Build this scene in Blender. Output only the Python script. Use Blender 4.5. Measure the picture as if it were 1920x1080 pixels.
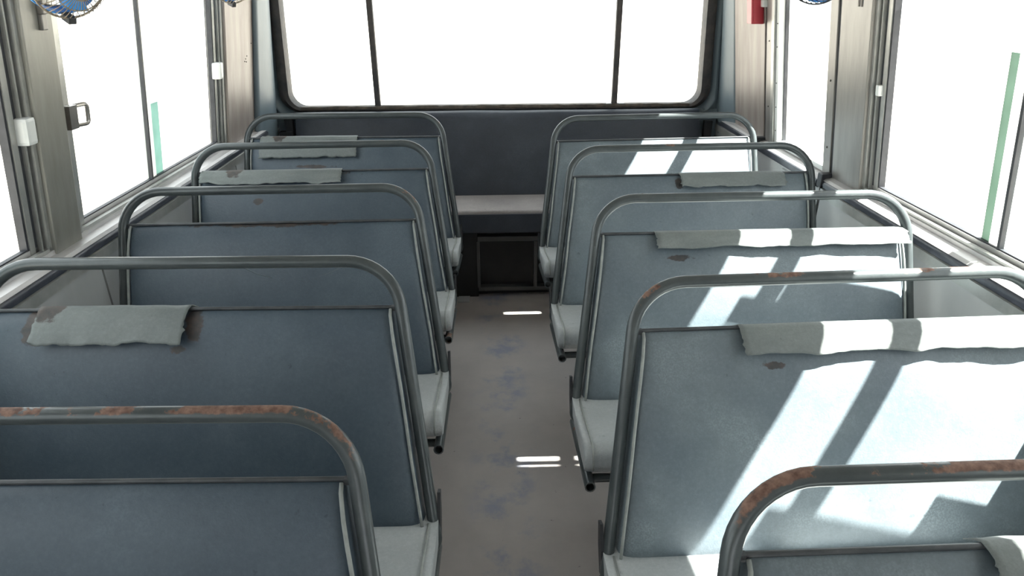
import bpy, bmesh, math, random
from mathutils import Vector, Matrix, noise

# ---------------------------------------------------------------- scene reset
for o in list(bpy.data.objects):
    bpy.data.objects.remove(o)
SC = bpy.context.scene
COL = SC.collection

# ---------------------------------------------------------------- camera
F_PX, PITCH, YAW, ROLL = 1270.0, 0.4385, 0.0287, -0.0049
CAM_POS = Vector((-0.009, 0.0, 1.70))
cam = bpy.data.cameras.new('camera')
cam.sensor_width = 36.0
cam.lens = F_PX / 1920.0 * 36.0
cam.clip_start = 0.02
cam.clip_end = 500
cam_ob = bpy.data.objects.new('camera', cam)
COL.objects.link(cam_ob)
fw = Vector((math.sin(YAW) * math.cos(PITCH), math.cos(YAW) * math.cos(PITCH), -math.sin(PITCH)))
rt = Vector((math.cos(YAW), -math.sin(YAW), 0))
up = rt.cross(fw)
r2 = rt * math.cos(ROLL) + up * math.sin(ROLL)
u2 = up * math.cos(ROLL) - rt * math.sin(ROLL)
M = Matrix((r2, u2, -fw)).transposed().to_4x4()
M.translation = CAM_POS
cam_ob.matrix_world = M
SC.camera = cam_ob

# ---------------------------------------------------------------- world, sun, exposure
world = bpy.data.worlds.new('sky')
SC.world = world
world.use_nodes = True
wbg = world.node_tree.nodes['Background']
wbg.inputs[0].default_value = (0.94, 0.97, 1.0, 1)
wbg.inputs[1].default_value = 2.2

SUN_TO = Vector((1.0, -0.10, 1.45)).normalized()
sun = bpy.data.lights.new('sun', 'SUN')
sun.energy = 30.0
sun.angle = math.radians(0.6)
sun.color = (1.0, 0.965, 0.91)
sun_ob = bpy.data.objects.new('sun', sun)
COL.objects.link(sun_ob)
sun_ob.location = (6, -2, 9)
sun_ob.rotation_euler = (-SUN_TO).to_track_quat('-Z', 'Y').to_euler()

SC.view_settings.view_transform = 'Standard'
SC.view_settings.look = 'None'
SC.view_settings.gamma = 1
SC.view_settings.use_curve_mapping = False
SC.view_settings.exposure = 0.72

# ---------------------------------------------------------------- materials
def new_mat(name):
    m = bpy.data.materials.new(name)
    m.use_nodes = True
    nt = m.node_tree
    return m, nt, nt.nodes['Principled BSDF'], nt.links


def ramp(nt, stops):
    r = nt.nodes.new('ShaderNodeValToRGB')
    el = r.color_ramp.elements
    el[0].position, el[0].color = stops[0][0], (*stops[0][1], 1)
    el[1].position, el[1].color = stops[-1][0], (*stops[-1][1], 1)
    for p, c in stops[1:-1]:
        e = el.new(p)
        e.color = (*c, 1)
    return r


def nnoise(nt, vec, scale, detail=5, rough=0.6, w=None):
    n = nt.nodes.new('ShaderNodeTexNoise')
    n.inputs['Scale'].default_value = scale
    n.inputs['Detail'].default_value = detail
    n.inputs['Roughness'].default_value = rough
    nt.links.new(vec, n.inputs['Vector'])
    return n


def mixcol(nt, fac, a, b):
    m = nt.nodes.new('ShaderNodeMix')
    m.data_type = 'RGBA'
    for sock, v in ((m.inputs['Factor'], fac), (m.inputs['A'], a), (m.inputs['B'], b)):
        if isinstance(v, (int, float)):
            sock.default_value = v
        elif isinstance(v, tuple):
            sock.default_value = (*v, 1) if len(v) == 3 else v
        else:
            nt.links.new(v, sock)
    # colour sockets share names with float sockets: pick explicitly
    return m


def mixrgb(nt, fac, a, b):
    m = nt.nodes.new('ShaderNodeMixRGB')
    for i, v in enumerate((fac, a, b)):
        if isinstance(v, (int, float)):
            m.inputs[i].default_value = v
        elif isinstance(v, tuple):
            m.inputs[i].default_value = (*v, 1)
        else:
            nt.links.new(v, m.inputs[i])
    return m.outputs[0]


def math_n(nt, op, a, b=0.0, c=None, clamp=False):
    m = nt.nodes.new('ShaderNodeMath')
    m.operation = op
    m.use_clamp = clamp
    for i, v in enumerate((a, b) if c is None else (a, b, c)):
        if isinstance(v, (int, float)):
            m.inputs[i].default_value = v
        else:
            nt.links.new(v, m.inputs[i])
    return m.outputs[0]


def maprange(nt, v, a, b, c=0.0, d=1.0):
    m = nt.nodes.new('ShaderNodeMapRange')
    m.interpolation_type = 'SMOOTHSTEP'
    nt.links.new(v, m.inputs[0])
    for i, x in enumerate((a, b, c, d)):
        m.inputs[i + 1].default_value = x
    return m.outputs[0]


def bump(nt, h, strength, dist, bsdf):
    b = nt.nodes.new('ShaderNodeBump')
    b.inputs['Strength'].default_value = strength
    b.inputs['Distance'].default_value = dist
    nt.links.new(h, b.inputs['Height'])
    nt.links.new(b.outputs[0], bsdf.inputs['Normal'])


def coords(nt, kind='Object', off=None):
    t = nt.nodes.new('ShaderNodeTexCoord')
    v = t.outputs[kind]
    if off is not None:
        a = nt.nodes.new('ShaderNodeVectorMath')
        a.operation = 'ADD'
        nt.links.new(v, a.inputs[0])
        a.inputs[1].default_value = off
        v = a.outputs[0]
    return v


def vinyl(name, dark, light, stains=(), seed=0.0, rough=0.45, wear=0.35, scuff=None):
    """aged coated fabric; stains = list of (x, z, rx, rz) patches of brown dirt in the mesh's own metres"""
    m, nt, b, L = new_mat(name)
    raw = coords(nt)
    v = coords(nt, off=(seed * 3.1, seed * 1.7, seed * 2.3))
    n1 = nnoise(nt, v, 3.2, 6, 0.62)
    n2 = nnoise(nt, v, 34, 4, 0.6)
    n3 = nnoise(nt, v, 260, 2, 0.5)
    base = ramp(nt, [(0.34, dark), (0.66, light)])
    L.new(n1.outputs['Fac'], base.inputs[0])
    # dusty, rubbed patches
    rub = math_n(nt, 'MULTIPLY', maprange(nt, n1.outputs['Fac'], 0.5, 0.72), maprange(nt, n3.outputs['Fac'], 0.42, 0.62))
    pale = tuple(min(1, c * 1.9 + 0.03) for c in light)
    col = mixrgb(nt, math_n(nt, 'MULTIPLY', rub, wear), base.outputs[0], pale)
    sp = maprange(nt, n2.outputs['Fac'], 0.69, 0.74)
    col = mixrgb(nt, math_n(nt, 'MULTIPLY', sp, 0.45), col, tuple(c * 0.45 for c in dark))
    n9 = nnoise(nt, v, 110, 6, 0.75)
    col = mixrgb(nt, math_n(nt, 'MULTIPLY', maprange(nt, n9.outputs['Fac'], 0.45, 0.75), 0.16), col, tuple(min(1, c * 1.7 + 0.01) for c in light))
    col = mixrgb(nt, math_n(nt, 'MULTIPLY', maprange(nt, n9.outputs['Fac'], 0.5, 0.25), 0.22), col, tuple(c * 0.6 for c in dark))
    if stains:
        sep = nt.nodes.new('ShaderNodeSeparateXYZ')
        L.new(raw, sep.inputs[0])
        nz = nnoise(nt, v, 22, 5, 0.65)
        for sx, sz, rx, rz in stains:
            dx = math_n(nt, 'DIVIDE', math_n(nt, 'SUBTRACT', sep.outputs[0], sx), rx)
            dz = math_n(nt, 'DIVIDE', math_n(nt, 'SUBTRACT', sep.outputs[2], sz), rz)
            r = math_n(nt, 'SQRT', math_n(nt, 'ADD', math_n(nt, 'MULTIPLY', dx, dx), math_n(nt, 'MULTIPLY', dz, dz)))
            r = math_n(nt, 'ADD', r, math_n(nt, 'MULTIPLY', math_n(nt, 'SUBTRACT', nz.outputs['Fac'], 0.5), 2.6))
            mk = maprange(nt, r, 1.0, 0.7)
            rc = ramp(nt, [(0.35, (0.02, 0.018, 0.018)), (0.65, (0.07, 0.046, 0.035))])
            L.new(n2.outputs['Fac'], rc.inputs[0])
            col = mixrgb(nt, math_n(nt, 'MULTIPLY', mk, 0.85), col, rc.outputs[0])
    L.new(col, b.inputs['Base Color'])
    L.new(maprange(nt, n1.outputs['Fac'], 0.2, 0.8, rough - 0.06, rough + 0.12), b.inputs['Roughness'])
    b.inputs['Specular IOR Level'].default_value = 0.5
    h = math_n(nt, 'ADD', math_n(nt, 'MULTIPLY', n3.outputs['Fac'], 0.5), n2.outputs['Fac'])
    bump(nt, h, 0.5, 0.0014, b)
    return m


def paint(name, dark, light, rough=0.4, metal=0.0, scale=5.0, stretch=(1, 1, 1), spec=0.5, bumpy=0.0):
    m, nt, b, L = new_mat(name)
    mp = nt.nodes.new('ShaderNodeMapping')
    mp.inputs['Scale'].default_value = stretch
    L.new(coords(nt), mp.inputs[0])
    n = nnoise(nt, mp.outputs[0], scale, 6, 0.62)
    r = ramp(nt, [(0.3, dark), (0.7, light)])
    L.new(n.outputs['Fac'], r.inputs[0])
    L.new(r.outputs[0], b.inputs['Base Color'])
    b.inputs['Roughness'].default_value = rough
    b.inputs['Metallic'].default_value = metal
    b.inputs['Specular IOR Level'].default_value = spec
    if bumpy:
        n4 = nnoise(nt, coords(nt), 120, 3, 0.6)
        bump(nt, n4.outputs['Fac'], bumpy, 0.001, b)
    return m


def rail_mat(name, rust, seed):
    m, nt, b, L = new_mat(name)
    v = coords(nt, off=(seed * 5.3, seed, 0))
    n1 = nnoise(nt, v, 7.0, 6, 0.7)
    n2 = nnoise(nt, v, 70, 4, 0.6)
    base = ramp(nt, [(0.3, (0.052, 0.062, 0.066)), (0.7, (0.09, 0.104, 0.106))])
    L.new(n1.outputs['Fac'], base.inputs[0])
    geo = nt.nodes.new('ShaderNodeNewGeometry')
    sep = nt.nodes.new('ShaderNodeSeparateXYZ')
    L.new(geo.outputs['Normal'], sep.inputs[0])
    top = maprange(nt, math_n(nt, 'ADD', sep.outputs[2], math_n(nt, 'MULTIPLY', math_n(nt, 'SUBTRACT', n2.outputs['Fac'], 0.5), 0.7)), 0.55, 0.72)
    seg = maprange(nt, n1.outputs['Fac'], 0.68 - rust * 0.22, 0.71 - rust * 0.22)
    rc = ramp(nt, [(0.35, (0.12, 0.062, 0.045)), (0.65, (0.27, 0.165, 0.125))])
    L.new(n2.outputs['Fac'], rc.inputs[0])
    mk = math_n(nt, 'MULTIPLY', top, seg)
    L.new(mixrgb(nt, mk, base.outputs[0], rc.outputs[0]), b.inputs['Base Color'])
    b.inputs['Metallic'].default_value = 0.15
    L.new(maprange(nt, mk, 0, 1, 0.30, 0.75), b.inputs['Roughness'])
    bump(nt, n2.outputs['Fac'], 0.18, 0.001, b)
    return m


def floor_mat():
    m, nt, b, L = new_mat('worn_floor_sheet')
    v = coords(nt)
    n1 = nnoise(nt, v, 2.3, 7, 0.62)
    n2 = nnoise(nt, v, 60, 5, 0.7)
    base = ramp(nt, [(0.35, (0.36, 0.33, 0.32)), (0.65, (0.47, 0.435, 0.42))])
    L.new(n1.outputs['Fac'], base.inputs[0])
    col = mixrgb(nt, math_n(nt, 'MULTIPLY', n2.outputs['Fac'], 0.3), base.outputs[0], (0.38, 0.35, 0.335))
    # blue paint showing through along the middle of the aisle
    sep = nt.nodes.new('ShaderNodeSeparateXYZ')
    L.new(v, sep.inputs[0])
    mid = maprange(nt, math_n(nt, 'ABSOLUTE', math_n(nt, 'SUBTRACT', sep.outputs[0], 0.02)), 0.17, 0.04)
    n5 = nnoise(nt, coords(nt, off=(3.3, 7.7, 0)), 5.5, 7, 0.66)
    blue = math_n(nt, 'MULTIPLY', mid, maprange(nt, n5.outputs['Fac'], 0.48, 0.66))
    col = mixrgb(nt, math_n(nt, 'MULTIPLY', blue, 0.6), col, (0.17, 0.22, 0.36))
    n6 = nnoise(nt, coords(nt, off=(1.3, 2.7, 4)), 45, 3, 0.5)
    col = mixrgb(nt, math_n(nt, 'MULTIPLY', maprange(nt, n6.outputs['Fac'], 0.72, 0.76), 0.7), col, (0.06, 0.05, 0.045))
    L.new(col, b.inputs['Base Color'])
    L.new(maprange(nt, n1.outputs['Fac'], 0.2, 0.8, 0.42, 0.62), b.inputs['Roughness'])
    bump(nt, n2.outputs['Fac'], 0.15, 0.001, b)
    return m


def glass_mat():
    m = bpy.data.materials.new('window_glass')
    m.use_nodes = True
    nt = m.node_tree
    nt.nodes.remove(nt.nodes['Principled BSDF'])
    out = nt.nodes['Material Output']
    tr = nt.nodes.new('ShaderNodeBsdfTransparent')
    tr.inputs[0].default_value = (0.955, 0.975, 0.965, 1)
    gl = nt.nodes.new('ShaderNodeBsdfGlossy')
    gl.inputs['Roughness'].default_value = 0.03
    lw = nt.nodes.new('ShaderNodeLayerWeight')
    lw.inputs[0].default_value = 0.5
    fr = math_n(nt, 'MULTIPLY_ADD', math_n(nt, 'POWER', lw.outputs['Facing'], 5.0), 0.5, 0.025)
    mx = nt.nodes.new('ShaderNodeMixShader')
    nt.links.new(fr, mx.inputs[0])
    nt.links.new(tr.outputs[0], mx.inputs[1])
    nt.links.new(gl.outputs[0], mx.inputs[2])
    nt.links.new(mx.outputs[0], out.inputs[0])
    return m


def translucent(name, col, fac, diff):
    m, nt, b, L = new_mat(name)
    b.inputs['Base Color'].default_value = (*diff, 1)
    b.inputs['Roughness'].default_value = 0.35
    t = nt.nodes.new('ShaderNodeBsdfTranslucent')
    n = nnoise(nt, coords(nt), 9, 4, 0.6)
    r = ramp(nt, [(0.3, tuple(c * 0.85 for c in col)), (0.7, col)])
    L.new(n.outputs['Fac'], r.inputs[0])
    L.new(r.outputs[0], t.inputs[0])
    mx = nt.nodes.new('ShaderNodeMixShader')
    mx.inputs[0].default_value = fac
    L.new(b.outputs[0], mx.inputs[1])
    L.new(t.outputs[0], mx.inputs[2])
    L.new(mx.outputs[0], nt.nodes['Material Output'].inputs[0])
    return m


MAT = {}
VD, VL = (0.048, 0.070, 0.095), (0.078, 0.106, 0.132)
MAT['vinyl_r'] = vinyl('blue_grey_vinyl_dusty', (0.13, 0.165, 0.195), (0.21, 0.25, 0.275), seed=4, wear=0.6)
MAT['cushion'] = vinyl('seat_cushion_vinyl', (0.36, 0.385, 0.395), (0.46, 0.485, 0.49), seed=6, wear=0.6, rough=0.5)
MAT['flap'] = vinyl('loose_vinyl_sheet', (0.13, 0.15, 0.15), (0.19, 0.21, 0.205), seed=9, wear=0.2, rough=0.6)
MAT['flap_l'] = vinyl('loose_vinyl_sheet_rusty', (0.13, 0.15, 0.15), (0.19, 0.21, 0.205), ((-0.62, 0.988, 0.16, 0.010), (-0.80, 0.975, 0.03, 0.02)), seed=8, wear=0.2, rough=0.6)
MAT['piping'] = paint('piping_pale', (0.23, 0.25, 0.24), (0.36, 0.38, 0.36), 0.55, scale=30)
MAT['piping_dark'] = paint('crease_vinyl', (0.08, 0.105, 0.13), (0.12, 0.15, 0.175), 0.4)
MAT['bench'] = vinyl('rear_bench_vinyl', (0.026, 0.034, 0.049), (0.045, 0.055, 0.073), seed=2, rough=0.42, wear=0.25)
MAT['bench_seat'] = vinyl('rear_bench_seat_vinyl', (0.30, 0.28, 0.28), (0.40, 0.375, 0.37), seed=3, rough=0.7, wear=0.3)
MAT['floor'] = floor_mat()
MAT['panel'] = paint('wall_laminate_grey', (0.36, 0.375, 0.38), (0.46, 0.47, 0.47), 0.42, scale=3, stretch=(1, 1, 0.3))
MAT['pillar'] = paint('brushed_pillar_metal', (0.23, 0.22, 0.205), (0.31, 0.295, 0.275), 0.40, metal=0.35, scale=7, stretch=(4, 4, 0.35), bumpy=0.06)
MAT['pillar_dull'] = paint('dull_olive_pillar_metal', (0.22, 0.215, 0.19), (0.31, 0.305, 0.275), 0.42, metal=0.3, scale=6, stretch=(3, 3, 0.4), bumpy=0.06)
MAT['beige'] = paint('beige_streaked_laminate', (0.22, 0.18, 0.158), (0.34, 0.30, 0.27), 0.45, metal=0.1, scale=6, stretch=(3, 3, 0.3))
MAT['alu'] = paint('window_aluminium', (0.36, 0.37, 0.35), (0.50, 0.50, 0.48), 0.35, metal=0.5, scale=12, stretch=(1, 1, 1))
MAT['ledge'] = paint('sill_ledge_metal', (0.46, 0.45, 0.45), (0.62, 0.60, 0.59), 0.36, metal=0.3, scale=9, stretch=(2, 0.6, 2))
MAT['white'] = paint('white_plastic', (0.72, 0.74, 0.72), (0.82, 0.84, 0.82), 0.4)
MAT['rubber'] = paint('black_rubber', (0.022, 0.024, 0.03), (0.05, 0.052, 0.06), 0.55, scale=14)
MAT['gasket'] = paint('dusty_window_gasket', (0.03, 0.03, 0.034), (0.075, 0.066, 0.06), 0.65, scale=18)
MAT['gasket_low'] = paint('dusty_brown_gasket', (0.035, 0.03, 0.027), (0.12, 0.095, 0.07), 0.8, scale=26)
MAT['strip'] = paint('dark_blue_rub_strip', (0.035, 0.04, 0.05), (0.075, 0.08, 0.1), 0.3, scale=20)
MAT['corner'] = paint('blue_grey_corner_paint', (0.13, 0.17, 0.195), (0.19, 0.235, 0.26), 0.45, scale=3.5, stretch=(1, 1, 0.4))
MAT['header'] = paint('ceiling_laminate', (0.28, 0.28, 0.28), (0.34, 0.34, 0.34), 0.55)
MAT['body'] = paint('white_body_paint', (0.66, 0.66, 0.65), (0.74, 0.74, 0.73), 0.35)
MAT['dark'] = paint('dark_steel', (0.018, 0.019, 0.022), (0.04, 0.042, 0.046), 0.5, metal=0.3)
MAT['under'] = paint('black_underseat_panel', (0.006, 0.006, 0.007), (0.016, 0.016, 0.018), 0.7)
MAT['bar'] = paint('painted_angle_iron', (0.05, 0.05, 0.05), (0.09, 0.09, 0.088), 0.5)
MAT['screw'] = paint('dark_screw', (0.03, 0.025, 0.02), (0.08, 0.07, 0.06), 0.5, metal=0.5)
MAT['chrome'] = paint('satin_steel', (0.38, 0.36, 0.34), (0.55, 0.53, 0.50), 0.25, metal=0.9)
MAT['red'] = paint('red_plastic', (0.33, 0.02, 0.035), (0.45, 0.035, 0.05), 0.35)
MAT['blue'] = paint('blue_plastic', (0.04, 0.25, 0.70), (0.06, 0.32, 0.80), 0.35)
MAT['cage'] = paint('rusty_wire', (0.20, 0.165, 0.12), (0.38, 0.32, 0.24), 0.5, metal=0.2, scale=30)
MAT['cage_dark'] = paint('dark_wire', (0.03, 0.03, 0.033), (0.07, 0.07, 0.075), 0.5, metal=0.5, scale=30)
MAT['green'] = translucent('green_tinted_strip', (0.44, 0.60, 0.56), 0.8, (0.3, 0.46, 0.42))
MAT['green_sun_dimmed'] = translucent('sun_dimmed_green_strip', (0.21, 0.27, 0.235), 0.75, (0.24, 0.31, 0.27))  # same green strip in a darker copy to offset direct sun on this side
MAT['frost'] = translucent('milky_window_stile', (0.96, 0.97, 0.95), 0.7, (0.8, 0.8, 0.78))
MAT['rod'] = paint('dark_thin_rod_paint', (0.04, 0.045, 0.05), (0.085, 0.09, 0.095), 0.4, metal=0.2, scale=20)
MAT['ground'] = paint('pale_sand_yard', (0.36, 0.33, 0.29), (0.44, 0.41, 0.37), 0.95, scale=0.6)
MAT['glass'] = glass_mat()

# ---------------------------------------------------------------- mesh helpers
def link(name, bm, mat, parent=None, smooth=False, angle=None):
    me = bpy.data.meshes.new(name)
    bmesh.ops.recalc_face_normals(bm, faces=bm.faces[:])
    bm.to_mesh(me)
    bm.free()
    if isinstance(mat, str):
        mat = MAT[mat]
    me.materials.append(mat)
    if smooth:
        for p in me.polygons:
            p.use_smooth = True
        if angle:
            me.set_sharp_from_angle(angle=math.radians(angle))
    o = bpy.data.objects.new(name, me)
    COL.objects.link(o)
    if parent:
        o.parent = parent
    return o


def empty(name, loc=(0, 0, 0), rot=(0, 0, 0)):
    o = bpy.data.objects.new(name, None)
    o.empty_display_size = 0.1
    COL.objects.link(o)
    o.location = loc
    o.rotation_euler = rot
    return o


def tag(o, label=None, cat=None, group=None, kind=None):
    if label:
        o['label'] = label
    if cat:
        o['category'] = cat
    if group:
        o['group'] = group
    if kind:
        o['kind'] = kind
    return o


def hexa(bm, P):
    v = [bm.verts.new(p) for p in P]
    for f in ((0, 1, 3, 2), (4, 6, 7, 5), (0, 4, 5, 1), (2, 3, 7, 6), (0, 2, 6, 4), (1, 5, 7, 3)):
        bm.faces.new([v[i] for i in f])
    return v


def box(bm, x0, x1, y0, y1, z0, z1, f=None):
    P = [(x, y, z) for x in (x0, x1) for y in (y0, y1) for z in (z0, z1)]
    if f:
        P = [f(*p) for p in P]
    return hexa(bm, P)


def bevel(bm, w, seg=2):
    bmesh.ops.bevel(bm, geom=bm.edges[:], offset=w, segments=seg, profile=0.6, affect='EDGES', clamp_overlap=True)


def fillet(pts, radii, seg=8):
    out = []
    n = len(pts)
    for i, p in enumerate(pts):
        p = Vector(p)
        r = radii[i] if isinstance(radii, (list, tuple)) else radii
        if i in (0, n - 1) or not r:
            out.append(p)
            continue
        a, c = Vector(pts[i - 1]) - p, Vector(pts[i + 1]) - p
        ang = a.angle(c)
        t = min(r / math.tan(ang / 2), a.length * 0.49, c.length * 0.49)
        rr = t * math.tan(ang / 2)
        bis = (a.normalized() + c.normalized()).normalized()
        cen = p + bis * (rr / math.sin(ang / 2))
        s, e = p + a.normalized() * t - cen, p + c.normalized() * t - cen
        tot = s.angle(e)
        for k in range(seg + 1):
            q = k / seg
            out.append(cen + (s * math.sin((1 - q) * tot) + e * math.sin(q * tot)) / math.sin(tot))
    return out


def tube(bm, pts, r, n=12, cap=True, hollow=False, closed=False):
    pts = [Vector(p) for p in pts]
    m = len(pts)
    tang = []
    for i in range(m):
        if closed:
            t = pts[(i + 1) % m] - pts[i - 1]
        else:
            t = pts[min(i + 1, m - 1)] - pts[max(i - 1, 0)]
        tang.append(t.normalized())
    ref = Vector((0, 0, 1)) if abs(tang[0].z) < 0.9 else Vector((0, 1, 0))
    nrm = (ref - tang[0] * ref.dot(tang[0])).normalized()
    rings = []

    def ring(c, nr, t, rad):
        b = t.cross(nr)
        return [bm.verts.new(c + (nr * math.cos(2 * math.pi * k / n) + b * math.sin(2 * math.pi * k / n)) * rad) for k in range(n)]

    frames = []
    for i in range(m):
        nrm = (nrm - tang[i] * nrm.dot(tang[i])).normalized()
        rad = r[i] if isinstance(r, (list, tuple)) else r
        rings.append(ring(pts[i], nrm, tang[i], rad))
        frames.append(nrm.copy())

    def bridge(a, b):
        for k in range(n):
            bm.faces.new((a[k], a[(k + 1) % n], b[(k + 1) % n], b[k]))

    for i in range(m - 1):
        bridge(rings[i], rings[i + 1])
    if closed:
        bridge(rings[-1], rings[0])
        return
    if hollow:
        for idx, sgn in ((0, 1), (-1, -1)):
            rad = r if not isinstance(r, (list, tuple)) else r[idx]
            a = ring(pts[idx], frames[idx], tang[idx], rad * 0.78)
            c = ring(pts[idx] + tang[idx] * sgn * rad * 2.4, frames[idx], tang[idx], rad * 0.78)
            bridge(rings[idx], a)
            bridge(a, c)
            bm.faces.new(c)
    elif cap:
        bm.faces.new(rings[0])
        bm.faces.new(rings[-1])


def prism(bm, prof, axis, a, b, f=None):
    """extrude a closed 2-D profile from a to b; axis 0: profile is (y,z), axis 1: (x,z)"""
    def P(t, q):
        p = (t, q[0], q[1]) if axis == 0 else (q[0], t, q[1])
        return f(*p) if f else p
    A = [bm.verts.new(P(a, q)) for q in prof]
    B = [bm.verts.new(P(b, q)) for q in prof]
    n = len(prof)
    for i in range(n):
        bm.faces.new((A[i], A[(i + 1) % n], B[(i + 1) % n], B[i]))
    bm.faces.new(A)
    bm.faces.new(B)


def part(name, mat, parent, fn, smooth=False, bev=0, angle=None):
    bm = bmesh.new()
    fn(bm)
    if bev:
        bevel(bm, bev)
    return link(name, bm, mat, parent, smooth, angle)


# ---------------------------------------------------------------- the bus body
# The body drops very slightly towards the rear relative to the floor.
def shear(x, y, z):
    return (x, y, z - 0.018 * (y - 2.0))


XF = {'L': 1.29, 'R': 1.36}        # pillar face at sill height
XI = {'L': 1.26, 'R': 1.33}        # lower panel face
SG = {'L': -1, 'R': 1}
LEAN = 0.14
HEAD = 1.82


def wp(s):
    def f(d, y, z):
        return shear(SG[s] * (XF[s] + d - LEAN * (z - 0.95)), y, z)
    return f


def wbox(name, s, d0, d1, y0, y1, z0, z1, mat, parent, bev=0.0):
    return part(name, mat, parent, lambda bm: box(bm, d0, d1, y0, y1, z0, z1, wp(s)), bev=bev)


Y0, Y1 = -3.2, 4.15
# floor
fl = part('floor', 'floor', None, lambda bm: box(bm, -1.36, 1.43, Y0, Y1, -0.06, 0.0))
tag(fl, 'worn beige-grey floor sheet with blue stains along the aisle', None, None, 'structure')

# ceiling
def roof(bm):
    prof = []
    for k in range(25):
        a = math.pi * k / 24
        x = 0.035 + 1.24 * math.copysign(abs(math.cos(a)) ** 0.55, math.cos(a))
        z = 1.90 + 0.26 * math.sin(a) ** 0.6
        prof.append((x, z))
    outer = [(0.035 + (x - 0.035) * 1.035, z + 0.05) for x, z in reversed(prof)]
    prism(bm, prof + outer, 1, Y0, Y1, shear)


cl = part('ceiling', 'header', None, roof, smooth=True, angle=40)
tag(cl, 'curved pale ceiling of the bus', None, None, 'structure')


def wall_common(s):
    w = empty('wall_left' if s == 'L' else 'wall_right', (SG[s] * XI[s], 1.0, 0))
    tag(w, None, None, None, 'structure')
    return w


def addw(o, w):
    """keep world coordinates while parenting to the wall's empty"""
    o.parent = w
    o.matrix_parent_inverse = Matrix.Translation(-Vector(w.location))
    return o


def rivet(bm, c, n, r=0.004):
    n = Vector(n).normalized()
    tube(bm, [Vector(c), Vector(c) + n * 0.002, Vector(c) + n * 0.003], [r, r * 0.8, r * 0.3], 8)


def lower_panel(s, y0, y1, w, z1=0.905):
    sg, xi = SG[s], XI[s]
    return addw(part('lower_panel', 'panel', None,
                     lambda bm: box(bm, *sorted((sg * xi, sg * (xi + 0.1))), y0, y1, 0.0, z1, lambda x, y, z: (x, y, z - (0.018 * (y - 2.0) if z > 0.5 else 0)))), w)


def sill(s, y0, y1, w):
    sg, xi, xf = SG[s], XI[s], XF[s]
    # dark rub strip with rounded face
    def strip(bm):
        prof = [(sg * (xi + 0.004), 0.906), (sg * (xi - 0.004), 0.909), (sg * (xi - 0.006), 0.920), (sg * (xi - 0.004), 0.931), (sg * (xi + 0.004), 0.936), (sg * (xi + 0.02), 0.917)]
        prism(bm, prof, 1, y0, y1, shear)
    addw(part('rub_strip', 'strip', None, strip, smooth=True, angle=50), w)
    def bead(bm):
        prof = [(sg * (xi + 0.0), 0.868), (sg * (xi - 0.006), 0.870), (sg * (xi - 0.006), 0.903), (sg * (xi + 0.0), 0.906)]
        prism(bm, prof, 1, y0, y1, shear)
    addw(part('panel_bead', 'alu', None, bead), w)
    def ledge(bm):
        prof = [(sg * (xi - 0.004), 0.936), (sg * (xi + 0.006), 0.944), (sg * (xf + 0.006), 0.950), (sg * (xf + 0.006), 0.962),
                (sg * (xf + 0.022), 0.963), (sg * (xf + 0.022), 0.94), (sg * (xf + 0.08), 0.94), (sg * (xf + 0.08), 0.86), (sg * (xi + 0.02), 0.86), (sg * (xi + 0.004), 0.93)]
        prism(bm, prof, 1, y0, y1, shear)
    addw(part('sill_ledge', 'ledge', None, ledge), w)


def header(s, w):
    addw(wbox('window_header', s, 0.0, 0.05, Y0, Y1 - 0.1, HEAD, 2.02, 'header', None), w)


def pillar(s, y0, y1, w, mat='pillar', name='pillar'):
    return addw(wbox(name, s, 0.0, 0.075, y0, y1, 0.945, HEAD + 0.01, mat, None, bev=0.004), w)


# window units -----------------------------------------------------------
WIN = [0]


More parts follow.
